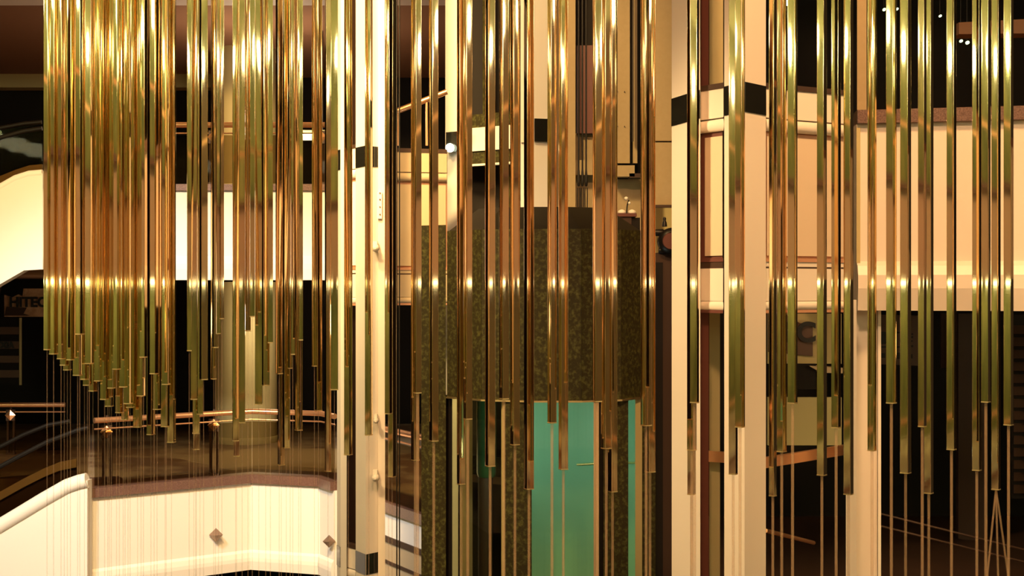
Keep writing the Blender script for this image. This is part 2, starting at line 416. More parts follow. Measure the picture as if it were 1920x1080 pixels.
for k, (a, b) in enumerate(((613, 627), (640, 654), (667, 680), (694, 708))):
    MB().slab([P(-60, b, ty - .04), P(36, b, ty - .04), P(36, a, ty - .04), P(-60, a, ty - .04)], (0, .03, 0)).build('strip', M['signdark'], db)
text_mesh('lettering', 'XIA', .17, M['ink'], db, P(1, 652, ty - .06), .008)

# fluorescent fixture far back, upper left
lt = thing('strip_light', 'white fluorescent strip light glowing behind the upper left glass railing', 'lamp', P(575, 262, 26))
MB().slab([P(538, 250, 26), P(612, 250, 26), P(612, 262, 26), P(538, 262, 26)], (0, .1, 0)).build('tube', M['tube'], lt)
MB().slab([P(530, 244, 26.04), P(620, 244, 26.04), P(620, 250, 26.04), P(530, 250, 26.04)], (0, .14, 0)).build('housing', M['khaki'], lt)
MB().tube([P(545, 245, 26.1), Vector((X(545, 26.1), 26.1, 4.8))], .01, 6).tube([P(605, 245, 26.1), Vector((X(605, 26.1), 26.1, 4.8))], .01, 6).build('stem', M['steel'], lt)


# ================================================================== TOWER MODULES (posts, tiles, window bays)
ZM = dict(b1=1.62, b0=1.385, t=1.325, p1=1.257, p0=.234, s0=.17, l0=-.107, t2=-.145)


def facepoly(a, b, back):
    """thin plan quad hugging the face a-b, 'back' metres deep"""
    n = Vector((0, 1))
    return [a, b, b + n * back, a + n * back]


def outw(a, b, d):
    v = (b - a).normalized(); n = Vector((v.y, -v.x))
    if n.y > 0: n = -n
    return n * d


def pier(label, pts, z0, z1, tiles, m, zoff=(0,), name='pier'):
    """pts: visible plan corners from left to right; tiles: indices of the faces that carry a black tile"""
    base = Vector((sum(p.x for p in pts) / len(pts), sum(p.y for p in pts) / len(pts)))
    t = thing(name, label, 'pier', (base.x, base.y, z0))
    bk = lambda p, ray: Vector((p.x * (p.y + .3) / p.y if ray else p.x, p.y + .3))
    poly = pts + [bk(pts[-1], pts[-1].x < 0), bk(pts[0], pts[0].x > 0)]
    MB().prism(poly, z0, z1).build('shaft', m, t)
    for zo in zoff:
        for i in tiles:
            a, b = pts[i], pts[i + 1]; o = outw(a, b, .006); d = (b - a).normalized() * .004
            MB().prism([a + o + d, b + o - d, b - o - d, a - o + d], ZM['b0'] + zo, ZM['b1'] + zo).build('tile', M['tile'], t)
    return t


def roll(a, b, back, z, r, n=14):
    rg = [[(p.x, p.y + back + r * math.cos(2 * math.pi * k / n), z + r * math.sin(2 * math.pi * k / n)) for k in range(n)] for p in (a, b)]
    m = MB().add(rg[0] + rg[1], [(k, (k + 1) % n, n + (k + 1) % n, n + k) for k in range(n)], True)
    return m.add(rg[0] + rg[1], [tuple(range(n - 1, -1, -1)), tuple(range(n, 2 * n))])


def bay(label, a, b, m, panel_m, zo=0, frame=None, left=.02):
    frame = frame or M['coppersoft']
    t = thing('window_bay', label, 'panelling', (a.x, a.y, ZM['l0'] + zo))
    def strip(nm, z0, z1, mm, back, out=0, par=t):
        o = Vector((0, -out))
        return MB().prism([p + o for p in facepoly(a, b, back)], z0 + zo, z1 + zo).build(nm, mm, par)
    strip('beam', ZM['b0'], ZM['b1'], m, .12)
    strip('sill', ZM['b1'], ZM['b1'] + .045, M['darkbrown'], .12, .01)
    roll(a, b, .02, ZM['t'] + zo, .05).build('upper_roll', m, t)
    fr = strip('frame', ZM['p0'], ZM['p1'] + .02, frame, .03, -.05)
    d = (b - a); e0 = a + d * left; e1 = b - d * .02; o = Vector((0, .03))
    MB().prism([p + o for p in facepoly(e0, e1, .02)], ZM['p0'] + .03 + zo, ZM['p1'] - .02 + zo).build('panel', panel_m, t)
    strip('copper_strip', ZM['p0'] - .02, ZM['p0'] + .01, frame, .05, -.02)
    strip('shadow_joint', ZM['s0'] - .01, ZM['s0'] + .005, M['darkbrown'], .05, -.022)
    strip('sill_panel', ZM['s0'] + .005, ZM['p0'] - .02, m if left < .1 else M['darkbrown'], .05, -.03)
    strip('lower_panel', ZM['l0'], ZM['s0'] - .01, m, .05, -.02)
    roll(a, b, .04, ZM['t2'] + zo, .038).build('lower_roll', m, t)
    strip('copper_edge', ZM['t2'] - .06, ZM['t2'] - .035, frame, .05, -.02)
    return t


# left tower -----------------------------------------------------------
P1a, P1b = PL(632, 16.55), PL(650, 16.35)
pier('slim cream post left of the narrow window recess, black tile at its left edge', [PL(632, 16.6), PL(638.5, 16.45), PL(650, 16.35)], GR, 8.5, [0], M['plaster'], (0, -4.65))
pier('broad cream corner post right of the narrow window recess, with black tiles on two faces', [PL(667, 16.25), PL(686, 16.0), PL(709, 16.15)], GR, 8.5, [0, 1], M['plaster'], (0, -4.65))
pier('narrow cream edge strip at the right side of the left tower', [PL(709, 16.1), PL(722, 16.1)], GR, 8.5, [], M['peach'])
for zo, lab in ((0, 'narrow upper cream window bay between the left tower posts'), (-4.65, 'narrow lower cream window bay between the left tower posts')):
    bay(lab, PL(651.2, 16.45), PL(667, 16.3), M['plaster'], M['plaster'], zo)
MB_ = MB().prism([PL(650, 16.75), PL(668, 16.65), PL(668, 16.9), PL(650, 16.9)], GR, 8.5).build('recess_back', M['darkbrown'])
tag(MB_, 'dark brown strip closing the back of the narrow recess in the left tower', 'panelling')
# spot fixtures on the left tower
for (px, py, s, lab) in ((703, 462, 1, 'white bracket lamp on the left tower post, highest of three'), (704, 785, .7, 'small white knob lamp on the left tower post, middle of three'),
                         (703, 892, 1, 'white bracket lamp on the left tower post, lowest of three')):
    Y = 15.97; c = P(px, py, Y)
    t = thing('bracket_lamp', lab, 'lamp', c)
    MB().box(c + Vector((0, .06, .02)), (.05 * s, .1, .08 * s)).build('bracket', M['white'], t)
    MB().lathe(c + Vector((.01, -.03, -.02)), [(.012, -.05), (.04 * s, -.03), (.045 * s, .01), (.03 * s, .04), (.01, .05)], 14, 'Y').build('lamp_head', M['white'], t)
hp = thing('perforated_plate', 'white plate with four dark holes near the top of the left tower post', 'plate', P(712, 408, 16.05))
MB().slab([P(707, 360, 16.06), P(716, 360, 16.06), P(716, 410, 16.06), P(707, 410, 16.06)], (0, .03, 0)).build('plate', M['white'], hp)
for yy in (362, 374, 388, 402):
    MB().lathe(P(712.5, yy, 16.055), [(.009, -.004), (.009, .01)], 10, 'Y').build('hole', M['redbrown'], hp)

# bay right of the left tower, with its rail --------------------------------
bay('tan panelled bay between the left tower and the lift, behind black cables', PL(722.5, 16.7), PL(838, 16.9), M['tan'], M['tan'])
MB_ = MB().tube([P(722, 217, 16.9), P(838, 172, 16.9)], .035, 10).build('handrail', M['copper']); MB().tube([P(745, 208, 16.9), P(745, 273, 16.9)], .015, 8).tube([P(800, 187, 16.9), P(800, 273, 16.9)], .015, 8).build('post', M['copper'], MB_); tag(MB_, 'short sloping copper handrail above the tan bay left of the lift', 'handrail')
# lower landing seen under it
t = thing('landing', 'angled landing edge with cream fascia and tan panels, low between left tower and lift', 'landing', PL(735, 19.6).to_3d() + Vector((0, 0, -4.5)))
lpth = [PL(640, 21.4), PL(735, 19.6), PL(800, 18.6)]
MB().sweep(lpth, [(-.5, -3.0), (.05, -3.0), (.05, -3.14), (-.5, -3.14)][::-1]).build('coping', M['granite'], t)
MB().sweep(lpth, [(-.3, -3.14), (0, -3.14), (0, -3.48), (-.3, -3.48)][::-1]).build('fascia', M['plaster'], t)
MB().sweep(lpth, [(-.3, -3.48), (.02, -3.48), (.02, -3.56), (-.3, -3.56)][::-1]).build('dark_band', M['darkbrown'], t)
MB().sweep(lpth, [(-.3, -3.56), (0, -3.56), (0, -3.82), (-.3, -3.82)][::-1]).build('panel', M['tan'], t)
MB().sweep(lpth, [(-.3, -3.82), (.02, -3.82), (.02, -3.86), (-.3, -3.86)][::-1]).build('dark_band', M['darkbrown'], t)
MB().sweep(lpth, [(-.3, -3.86), (0, -3.86), (0, -4.5), (-.3, -4.5)][::-1]).build('panel', M['tan'], t)
railing('railing', 'copper handrail sloping across the gap between left tower and lift', [PL(640, 21.2), PL(735, 19.5), PL(800, 18.5)], -3.0, -1.99, -2.98, [], .1)

# ================================================================== RIGHT TOWER
pier('cream post with a black tile, left post of the right tower', [PL(1259.5, 12.05), PL(1313, 11.5)], GR, 8.5, [0], M['peach'], (0, -4.65))
pier('cream corner post with black tiles on two faces, nearest post of the right tower', [PL(1358, 11.32), PL(1396, 11.05), PL(1436, 11.3)], GR, 8.5, [0, 1], M['peach'], (0, -4.65))
pier('slim peach post at the right end of the right tower', [PL(1586, 11.82), PL(1606, 11.95)], GR, -.1, [], M['peach'])
bay('narrow peach window bay between the two cream posts of the right tower', PL(1312.6, 11.62), PL(1356.5, 11.40), M['peach'], M['panelpeach'], 0, M['redbrown'], .24)
bay('wide peach window bay at the right of the corner post', PL(1436.2, 11.42), PL(1585.6, 11.86), M['peach'], M['panelpeach'])
t = thing('window_frame', 'dark brown upright frame and khaki column in the narrow bay of the right tower', 'frame', PL(1322, 12).to_3d() + Vector((0, 0, -4)))
MB().prism([PL(1313, 11.75), PL(1329, 11.7), PL(1329, 11.85), PL(1313, 11.9)], -4.2, -.2).build('jamb', M['redbrown'], t)
MB().prism([PL(1330, 12.1), PL(1350, 12.1), PL(1350, 12.4), PL(1330, 12.4)], -4.2, -.2).build('mullion', M['khaki'], t)
MB().prism([PL(1330, 12.2), PL(1356, 12.2), PL(1356, 12.4), PL(1330, 12.4)], 1.66, 8).build('mullion', M['khaki'], t)
MB().prism([PL(1314, 11.75), PL(1329, 11.7), PL(1329, 11.85), PL(1314, 11.9)], 1.66, 8).build('jamb', M['redbrown'], t)
for (a, b, ya, yb, lab) in ((1311, 1360, 855, 858, 'copper bar handrail in the narrow bay of the right tower'), (1436, 1590, 868, 843, 'copper bar handrail in the wide bay of the right tower')):
    Ya = 12.0; Yb = 12.0 if a < 1400 else 12.9
    A = P(a, ya, Ya); B = Vector((X(b, Yb), Yb, Z(yb, Yb)))
    o = MB().slab([A + Vector((0, 0, -.045)), B + Vector((0, 0, -.045)), B + Vector((0, 0, .045)), A + Vector((0, 0, .045))], (0, .06, 0)).build('handrail', M['copper']); tag(o, lab, 'handrail')
for (a, ya, b, yb, Y, lab) in ((1436, 995, 1526, 1018, 13.2, 'thin copper rail low in the wide bay of the right tower'),):
    o = MB().tube([P(a, ya, Y), P(b, yb, Y + .6)], .02, 8).build('rail', M['copper']); tag(o, lab, 'rail')

# right balcony -----------------------------------------------------------
rp = [PL(1606, 12.32), PL(1645, 12.3), PL(1930, 12.02), PL(2100, 11.9)]
rb = parapet('balcony', 'right peach balcony edge with a brown granite coping behind the right rods', rp, 1.553, .233, -.196, M['peach'], .117, .115)
MB().prism([PL(1606, 12.29), PL(1613, 12.29), PL(1613, 12.36), PL(1606, 12.36)], .22, 1.40).build('end_groove', M['khaki'], rb)
MB().prism([PL(1906, 12.55), PL(1625, 12.8), PL(1607, 12.8), PL(1607, 12.55)][::-1][:2] + [PL(1625, 12.8), PL(1625, 12.55)], 1.5, 8.5).build('column', M['tanwall'])
tag(bpy.data.objects['column'], 'tan square column rising above the left end of the right balcony', 'column')
pier('broad peach column under the left end of the right balcony', [PL(1605, 12.5), PL(1645, 12.45)], GR, -.15, [], M['peach'], name='column')
o = MB().prism([PL(1646, 12.42), PL(1652, 12.42), PL(1652, 12.5), PL(1646, 12.5)], GR, -.19).build('post', M['white']); tag(o, 'thin pale post beside the broad peach column at right', 'post')
struct(MB().prism([PL(1606, 12.6), PL(2150, 12.3), (10, 31.9), (2.6, 31.9)], .2, 1.40).build('floor_right', M['soffit']))
struct(MB().prism([(2.2, 13.4), (9.9, 13.4), (9.9, 31.9), (2.2, 31.9)], -4.5, LO).build('floor_right_low', M['darkbrown']))
struct(MB().prism([(2.6, 13.6), (9.9, 13.6), (9.9, 31.9), (2.6, 31.9)], 4.77, 4.95).build('ceiling_right', M['darkbrown']))
struct(MB().prism([(1.9, 19.0), (9.9, 19.0), (9.9, 19.2), (1.9, 19.2)], GR, 9).build('wall_shop', M['black']))
# shop front, lower right
YS = 17.5
t = thing('shop_sign', 'dim khaki sign board with large dark letters right of the corner post', 'sign', P(1500, 690, 15.5))
MB().slab([P(1440, 682, 15.5), P(1578, 682, 15.5), P(1578, 588, 15.5), P(1440, 588, 15.5)], (0, .06, 0)).build('board', M['khaki'], t)
MB().slab([P(1440, 660, 15.47), P(1524, 668, 15.47), P(1524, 606, 15.47), P(1500, 606, 15.47), P(1470, 586, 15.47), P(1440, 586, 15.47)], (0, .02, 0)).build('dark_board', M['signdark'], t)
text_mesh('lettering', 'EC', .30, M['ink'], t, P(1468, 640, 15.44), .012)
MB().slab([P(1455, 682, 15.3), P(1530, 682, 15.3), P(1530, 730, 15.3), P(1455, 730, 15.3)], (0, .05, 0)).build('shelf_back', M['black'], t)
MB().slab([P(1440, 835, 15.4), P(1578, 835, 15.4), P(1578, 745, 15.4), P(1440, 745, 15.4)], (0, .06, 0)).build('counter_panel', M['khaki'], t)
MB().slab([P(1517, 686, 15.25), P(1580, 690, 15.25), P(1580, 700, 15.25), P(1540, 699, 15.25)], (0, .3, 0)).build('shelf', M['tan'], t)
t = thing('notice_board', 'dim brown notice board with small dark writing behind the right rods', 'sign', P(1690, 682, YS))
MB().slab([P(1648, 683, YS), P(1728, 686, YS), P(1728, 592, YS), P(1648, 590, YS)], (0, .06, 0)).build('board', M['signdark'], t)
for k, (x0, x1, y0, y1) in enumerate(((1650, 1662, 625, 645), (1650, 1690, 622, 625), (1650, 1690, 649, 652), (1650, 1660, 662, 671), (1681, 1688, 661, 673), (1706, 1712, 625, 628), (1706, 1712, 630, 634), (1706, 1711, 638, 641), (1706, 1712, 647, 651), (1706, 1711, 664, 672))):
    MB().slab([P(x0, y1, YS - .01), P(x1, y1, YS - .01), P(x1, y0, YS - .01), P(x0, y0, YS - .01)], (0, .01, 0)).build('lettering', M['ink'], t)
o = MB().slab([P(1797, 1010, YS - .3), P(1846, 1020, YS - .3), P(1846, 588, YS - .3), P(1797, 588, YS - .3)], (0, .1, 0)).build('door_panel', M['darkbrown']); tag(o, 'dark brown door panel in the shadowed shop front at lower right', 'panel')
o = MB().slab([P(1765, 690, YS), P(1800, 690, YS), P(1800, 588, YS), P(1765, 588, YS)], (0, .06, 0)).build('wall_panel', M['darkbrown']); tag(o, 'short brown wall panel left of the door panel at lower right', 'panel')
t = thing('louvre', 'dark louvred grille of brown slats at the right edge under the balcony', 'grille', P(1910, 800, 15))
for k in range(14):
    y0 = 610 + 23 * k
    MB().slab([P(1902, y0 + 16, 15), P(1990, y0 + 16, 15), P(1990, y0, 15.1), P(1902, y0, 15.1)], (0, .02, 0)).build('slat', M['darkbrown'], t)
MB().slab([P(1898, 935, 15.15), P(1990, 935, 15.15), P(1990, 590, 15.15), P(1898, 590, 15.15)], (0, .03, 0)).build('backing', M['black'], t)
for k, (a, b) in enumerate(((962, 1003), (985, 1026))):
    o = MB().tube([P(1646, a, 15 - k * .3), P(1930, b + 30, 14 - k * .3)], .012, 6).build('floor_strip', M['darkbrown']); tag(o, ('upper' if k == 0 else 'lower') + ' thin pale floor strip in the dark at lower right', 'trim')
# upper right lights and beam
for (px, py, Y, wd, lab, mm) in ((1476, 3, 16, 14, 'bright strip lamp at the top right of the corner post', 'tube'), (1658, 18, 17, 5, 'tiny green lamp above the left of the right balcony', 'pip'),
                             (1682, 17, 17, 4, 'second tiny green lamp above the right balcony', 'pip'), (1763, 30, 17, 4, 'tiny green lamp high above the middle of the right balcony', 'pip'),
                             (1802, 77, 17, 5, 'left of two close tiny green lamps above the right balcony', 'pip'), (1814, 80, 17, 6, 'right of two close tiny green lamps above the right balcony', 'pip')):
    c = P(px, py, Y)
    o = MB().lathe(c, [(.01, -.03), (wd / F * Y / 2, -.02), (wd / F * Y / 2, .02), (.01, .03)], 12, 'Y').build('spot_lamp', M[mm], None, c); MB().tube([c + Vector((0, .02, .01)), Vector((c.x, c.y + .02, 4.8))], .006, 6).build('stem', M['steel'], o, c); tag(o, lab, 'lamp')
o = MB().slab([P(1798, 42, 16), P(1960, 34, 16), P(1960, 62, 16), P(1798, 64, 16)], (0, .3, 0)).build('bulkhead', M['soffit']); tag(o, 'brown ceiling bulkhead at the top right corner', 'bulkhead')

# ================================================================== LIFT SHAFT BEHIND THE CAB
pier('bright cream lift shaft post left of the cab, with a black tile', [PL(835, 17.95), PL(859, 17.8)], GR, 8.5, [], M['plaster'])
t = thing('tile_band', 'dark tile and glowing lamp on the left lift shaft post', 'tile', P(845, 286, 17.7))
MB().slab([P(836, 285, 17.78), P(859, 284, 17.72), P(859, 246, 17.72), P(836, 248, 17.78)], (0, .02, 0)).build('tile', M['tile'], t)
MB().lathe(P(843.5, 277, 17.7), [(.01, -.03), (.045, -.02), (.055, 0), (.055, .03)], 14, 'Y').build('lamp', M['tube'], t)
pier('bright cream lift shaft post right of the marble beam', [PL(976, 17.1), PL(1001, 16.9), PL(1035, 17.1)], GR, 8.5, [], M['plaster'])
t = thing('tile_band', 'pair of tiles on the shaft post right of the marble beam', 'tile', P(1003, 266, 16.9))
MB().slab([P(977, 267, 17.05), P(1000, 265, 16.87), P(1000, 222, 16.87), P(977, 224, 17.05)], (0, .02, 0)).build('tile', M['peach'], t)  # peach colour painted in for the light on this glossy tile
MB().slab([P(1002, 265, 16.87), P(1033, 266, 17.05), P(1033, 223, 17.05), P(1002, 222, 16.87)], (0, .02, 0)).build('tile', M['tile'], t)
t = thing('shaft_beam', 'cream beam between green marble bands behind the rods over the cab', 'beam', P(930, 300, 17.5))
A, B = PL(860, 17.75), PL(974, 17.2)
for (z0, z1, mm, nm, o) in ((1.71, 2.0, M['plaster'], 'beam', .03), (2.0, 2.17, M['marble'], 'marble_band', 0), (1.55, 1.71, M['marble'], 'marble_band', 0), (1.525, 1.55, M['white'], 'edge_strip', .02)):
    q = Vector((0, -o)); MB().prism([p + q for p in facepoly(A, B, .1)], z0, z1).build(nm, mm, t)
for (a, b, z0, z1) in ((905, 918, 2.17, 8), (946, 962, 2.3, 8), (950, 962, .8, 1.52)):
    MB().prism([PL(a, 17.7), PL(b, 17.6), PL(b, 17.75), PL(a, 17.85)], z0, z1).build('marble_upright', M['marble'], t)
MB().prism([PL(860, 18.2), PL(972, 18.0), PL(972, 18.3), PL(860, 18.3)], GR, 8.5).build('shaft_backing', M['black'], t)
MB().prism([PL(918, 17.75), PL(921, 17.75), PL(921, 17.9), PL(918, 17.9)], 2.17, 8).build('pale_strip', M['khaki'], t)
# lower beam seen through the cab
MB().prism([PL(860, 17.7), PL(973, 17.22), PL(973, 17.3), PL(860, 17.8)], -2.33, -2.1).build('marble_band', M['marble'], t)
MB().prism([PL(860, 17.65), PL(973, 17.17), PL(973, 17.22), PL(860, 17.7)], -2.42, -2.33).build('beam', M['soffit'], t)

t = thing('shaft_wall', 'tan steel back wall of the open lift shaft above the cab', 'wall', P(1150, 440, 17.4))
def wp(nm, x0, y0, x1, y1, Y, m, dep=.08): return MB().slab([P(x0, y1, Y), P(x1, y1, Y), P(x1, y0, Y), P(x0, y0, Y)], (0, dep, 0)).build(nm, m, t)
wp('panel', 1036, -240, 1079, 440, 17.4, M['tanwall']); wp('panel', 1113, -240, 1181, 306, 17.35, M['tanwall'])
wp('panel', 1187, -240, 1195, 306, 17.35, M['tanwall']); wp('panel', 1203, -240, 1228, 440, 17.35, M['tanwall'])
wp('panel', 1113, 336, 1203, 440, 17.4, M['tanwall'])
wp('front_panel', 1226, -240, 1262, 264, 16.5, M['tanwall']); wp('front_panel', 1226, 267, 1262, 384, 16.5, M['tanwall'])
wp('bottom_edge', 1226, 384, 1262, 389, 16.48, M['darkbrown'])
wp('bracket', 1150, 310, 1190, 331, 17.1, M['tanwall'], .2); wp('bracket', 1180, 325, 1204, 333, 17.1, M['darkbrown'], .2)
wp('back_panel', 1195, 380, 1262, 480, 17.6, M['khaki']); wp('slot', 1076, -240, 1205, 440, 17.8, M['black'])
wp('cross_bar', 1079, 300, 1114, 328, 17.5, M['tanwall']); wp('guide_box', 1082, 85, 1116, 250, 17.6, M['redbrown'], .1)
wp('pale_back', 1079, 250, 1114, 410, 17.7, M['tanwall']); wp('guide_rail', 1186, -240, 1188, 265, 17.2, M['steel'])
for (xx, yy) in ((1158, 172), (1171, 172), (1158, 237), (1171, 237)):
    MB().lathe(P(xx, yy, 17.34), [(.006, -.01), (.006, .02)], 8, 'Y').build('bolt', M['steel'], t)
# hoist cables
names = ['first', 'second', 'third']
for k, xx in enumerate((1085, 1092, 1099)):
    Y = 16.6; o = thing('hoist_cable', '%s of three black hoist cables from the left, above the lift cab' % names[k], 'cable', P(xx, 396, Y), 'hoist cables above the lift cab')
    MB().tube([P(xx, 345, Y), P(xx, -240, Y)], .010, 8).build('wire', M['steel'], o)
    MB().lathe(P(xx, 340, Y), [(.010, .14), (.014, .1), (.019, 0), (.018, -.04), (.010, -.06)], 10).build('socket', M['steel'], o)
    MB().tube([P(xx - 2, 352, Y), P(xx - 2.4, 365, Y), P(xx - 2, 396, Y)], .006, 6).tube([P(xx + 2, 352, Y), P(xx + 2.4, 365, Y), P(xx + 2, 396, Y)], .006, 6).build('shackle', M['steel'], o)
for k, (xx, lab) in enumerate(((744, 'left of two thin black cables beside the left tower'), (749, 'right of two thin black cables beside the left tower'))):
    o = MB().tube([P(xx, 1300, 15.8), P(xx, -240, 15.8)], .007, 6).build('cable', M['steel']); tag(o, lab, 'cable')
# machine beside the shaft
Y = 16.2
t = thing('hoist_machine', 'black round hoist machine on a dark cabinet, right of the lift cab', 'machine', P(1250, 1080, Y))
MB().lathe(P(1258, 452, Y), [(.10, -.12), (.15, -.10), (.15, .10), (.10, .12)], 24, 'Y').build('drum', M['steel'], t)
MB().lathe(P(1258, 452, Y - .13), [(.09, 0), (.10, .02)], 20, 'Y').build('drum_face', M['redbrown'], t)
MB().lathe(P(1246, 425, Y), [(.03, 0), (.025, .05), (.015, .07), (.02, .09), (.012, .11)], 10).build('valve', M['steel'], t)
MB().lathe(P(1236, 436, Y), [(.02, -.08), (.04, -.04), (.04, .04), (.02, .08)], 12, 'X').build('elbow', M['steel'], t)
MB().lathe(P(1243, 470, Y), [(.03, -.05), (.045, 0), (.03, .06)], 12, 'X').build('foot', M['steel'], t)
MB().slab([P(1227, 1300, Y), P(1262, 1300, Y), P(1262, 474, Y), P(1227, 474, Y)], (0, .6, 0)).build('cabinet', M['darkbrown'], t)
MB().slab([P(1229, 1300, Y - .02), P(1243, 1300, Y - .02), P(1243, 492, Y - .02), P(1229, 492, Y - .02)], (0, .02, 0)).build('cabinet_door', M['black'], t)

# ================================================================== LIFT CAB
yF = 15.0
t = thing('lift_cab', 'green marble clad lift cab with glazed bays and a teal interior, in the centre', 'lift', (X(1010, 16), 16, GR + .3))
zt, zb_ = .63, -1.20
front = [PL(838, 15.55), PL(903, 15.15), PL(1000, 14.97), PL(1090, 14.97), PL(1165, 15.15), PL(1206, 15.5)]
for a, b in zip(front[:-1], front[1:]):
    d = (b - a).normalized() * .0015
    MB().prism(facepoly(a + d, b - d, .12), zb_, zt).build('marble_panel', M['marble'], t)
ctr = Vector((X(1010, 16.3), 16.35))
ringb = [Vector((p.x, p.y, zt)) for p in [f + (ctr - f) * .02 for f in front]] + [Vector((X(1196, 16.7), 16.7, zt)), Vector((X(850, 16.5), 16.5, zt))]
ringt = [Vector((ctr.x + (v.x - ctr.x) * .68, ctr.y + (v.y - ctr.y) * .68, .89)) for v in ringb]
MB().loft(ringb, ringt).build('roof', M['roofdark'], t)
MB().sweep(front, [(-.05, zb_ + .0), (.015, zb_), (.015, zb_ - .018), (-.05, zb_ - .018)][::-1]).build('brass_trim', M['rim'], t)
def pil(x0, Y0, x1, Y1, z0, z1, m, nm, dep=.16): return MB().prism([PL(x0, Y0), PL(x1, Y1), PL(x1, Y1 + dep), PL(x0, Y0 + dep)], z0, z1).build(nm, m, t)
pil(790, 15.75, 836, 15.6, GR + .3, .70, M['marble'], 'pillar', .3)
pil(946, 15.08, 997, 14.98, GR + .3, zb_ - .018, M['marble'], 'pillar')
pil(1131, 15.1, 1178, 15.25, GR + .3, zb_ - .018, M['marble'], 'pillar')
pil(1204, 15.5, 1229, 15.6, GR + .3, zb_ - .018, M['marble'], 'pillar', .3)
pil(836, 15.7, 848, 15.6, GR + .3, zb_, M['black'], 'jamb', .1)  # black strip painted in for the shade in the gap beside the pillar
pil(940, 15.16, 946, 15.1, GR + .3, zb_ - .02, M['khaki'], 'mullion', .05)
pil(1113, 15.02, 1123, 15.04, GR + .3, zb_ - .02, M['tan'], 'mullion', .05); pil(1123, 15.08, 1131, 15.12, GR + .3, zb_ - .02, M['black'], 'jamb', .05)
pil(1191, 15.42, 1204, 15.5, GR + .3, zb_ - .02, M['khaki'], 'mullion', .05)
pil(848, 15.62, 940, 15.2, GR + .3, zb_ - .02, M['clear'], 'glass_panel', .012)
pil(997, 15.02, 1113, 15.05, GR + .3, zb_ - .02, M['clear'], 'glass_panel', .012)
pil(1178, 15.32, 1191, 15.42, GR + .3, zb_ - .02, M['clear'], 'glass_panel', .012)
# teal curved interior
arc = []
for k in range(15):
    a = math.radians(196 - 212 * k / 14); arc.append(Vector((X(1086, 15.95) + .75 * math.cos(a), 16.0 + .62 * math.sin(a))))
arc2 = [Vector((p.x + (p.x - X(1086, 16)) * .04, p.y + .04)) for p in arc]
mb = MB(); n = len(arc)
vs = [(p.x, p.y, z) for z in (GR + .4, -1.24) for p in arc] + [(p.x, p.y, z) for z in (GR + .4, -1.24) for p in arc2]
fs = [(i, i + 1, n + i + 1, n + i) for i in range(n - 1)] + [(2 * n + i, 2 * n + i + 1, 3 * n + i + 1, 3 * n + i) for i in range(n - 1)] + [(0, n, 3 * n, 2 * n), (n - 1, 2 * n - 1, 4 * n - 1, 3 * n - 1)]
mb.add(vs, fs, True).build('interior_wall', M['teal'], t)
MB().prism([Vector((p.x, p.y)) for p in arc], -1.24, -1.215).build('interior_ceiling', M['teal'], t)
MB().tube([(p.x * 1.0, p.y - .05, -2.02 - .015 * abs(i - 11)) for i, p in enumerate(arc) if 7 <= i <= 13], .012, 8).build('grab_rail', M['rim'], t)
# solid cylinder put in for a dark green reflection on the left bay's glass
o = thing('bay_reflection', 'dark green round reflection in the left glazed bay of the cab, built as a cylinder', 'machine', (X(912, 16.4), 16.4, GR))
MB().lathe((X(912, 16.4), 16.4, 0), [(.10, -2.2), (.115, -2.15), (.115, -1.1)], 24).build('housing', mat('reflection_green', (.02, .06, .025), .2), o)
MB().lathe((X(910, 16.4), 16.4, 0), [(.085, GR), (.085, -2.2)], 20).build('reflection_foot', M['darkbrown'], o)
o = MB().prism([PL(862, 17.3), PL(886, 17.3), PL(886, 17.4), PL(862, 17.4)], GR, -1.0).build('shaft_panel', M['tan']); tag(o, 'beige upright panel seen through the left glazed bay of the cab', 'panel')
# things on the cab roof
Y = 15.9
o = thing('roof_box', 'red brown junction box on the right of the cab roof', 'box', P(1175, 432, Y))
MB().slab([P(1158, 432, Y), P(1184, 432, Y), P(1184, 405, Y), P(1158, 405, Y)], (0, .25, 0)).build('case', M['darkbrown'], o)
MB().slab([P(1156, 406, Y - .02), P(1194, 406, Y - .02), P(1194, 400, Y - .02), P(1156, 400, Y - .02)], (0, .29, 0)).build('lid', M['redbrown'], o)
MB().slab([P(1183, 432, Y + .02), P(1200, 432, Y + .02), P(1200, 408, Y + .02), P(1183, 408, Y + .02)], (0, .2, 0)).build('side_unit', M['black'], o)
for k, xx in enumerate((1166, 1185)):
    b = MB().lathe(P(xx, 400, Y + .08), [(.045, 0), (.05, .01), (.04, .03), (.015, .042), (.002, .045)], 14).build('bell_dome', M['white']); tag(b, ('left' if k == 0 else 'right') + ' small white dome on the junction box lid', 'bell')
o = thing('small_lamp', 'tiny white twin headed lamp standing on the junction box lid', 'lamp', P(1175, 400, Y + .05))
MB().tube([P(1175, 400, Y + .05), P(1176, 385, Y + .05), P(1179, 375, Y + .05)], .008, 6).build('stem', M['steel'], o)
MB().lathe(P(1174, 372, Y + .05), [(.002, -.025), (.022, -.01), (.022, .01), (.002, .02)], 10).build('lamp_head', M['white'], o)
MB().lathe(P(1180, 381, Y + .05), [(.002, -.02), (.016, -.008), (.016, .01), (.002, .02)], 10).build('lamp_head', M['white'], o)

# ================================================================== HANGING BRASS RODS
ORD = ['first', 'second', 'third', 'fourth', 'fifth', 'sixth', 'seventh', 'eighth', 'ninth', 'tenth', 'eleventh', 'twelfth', 'thirteenth', 'fourteenth', 'fifteenth', 'sixteenth',
       'seventeenth', 'eighteenth', 'nineteenth', 'twentieth', 'twenty-first', 'twenty-second', 'twenty-third', 'twenty-fourth', 'twenty-fifth', 'twenty-sixth', 'twenty-seventh',
       'twenty-eighth', 'twenty-ninth', 'thirtieth', 'thirty-first', 'thirty-second', 'thirty-third']
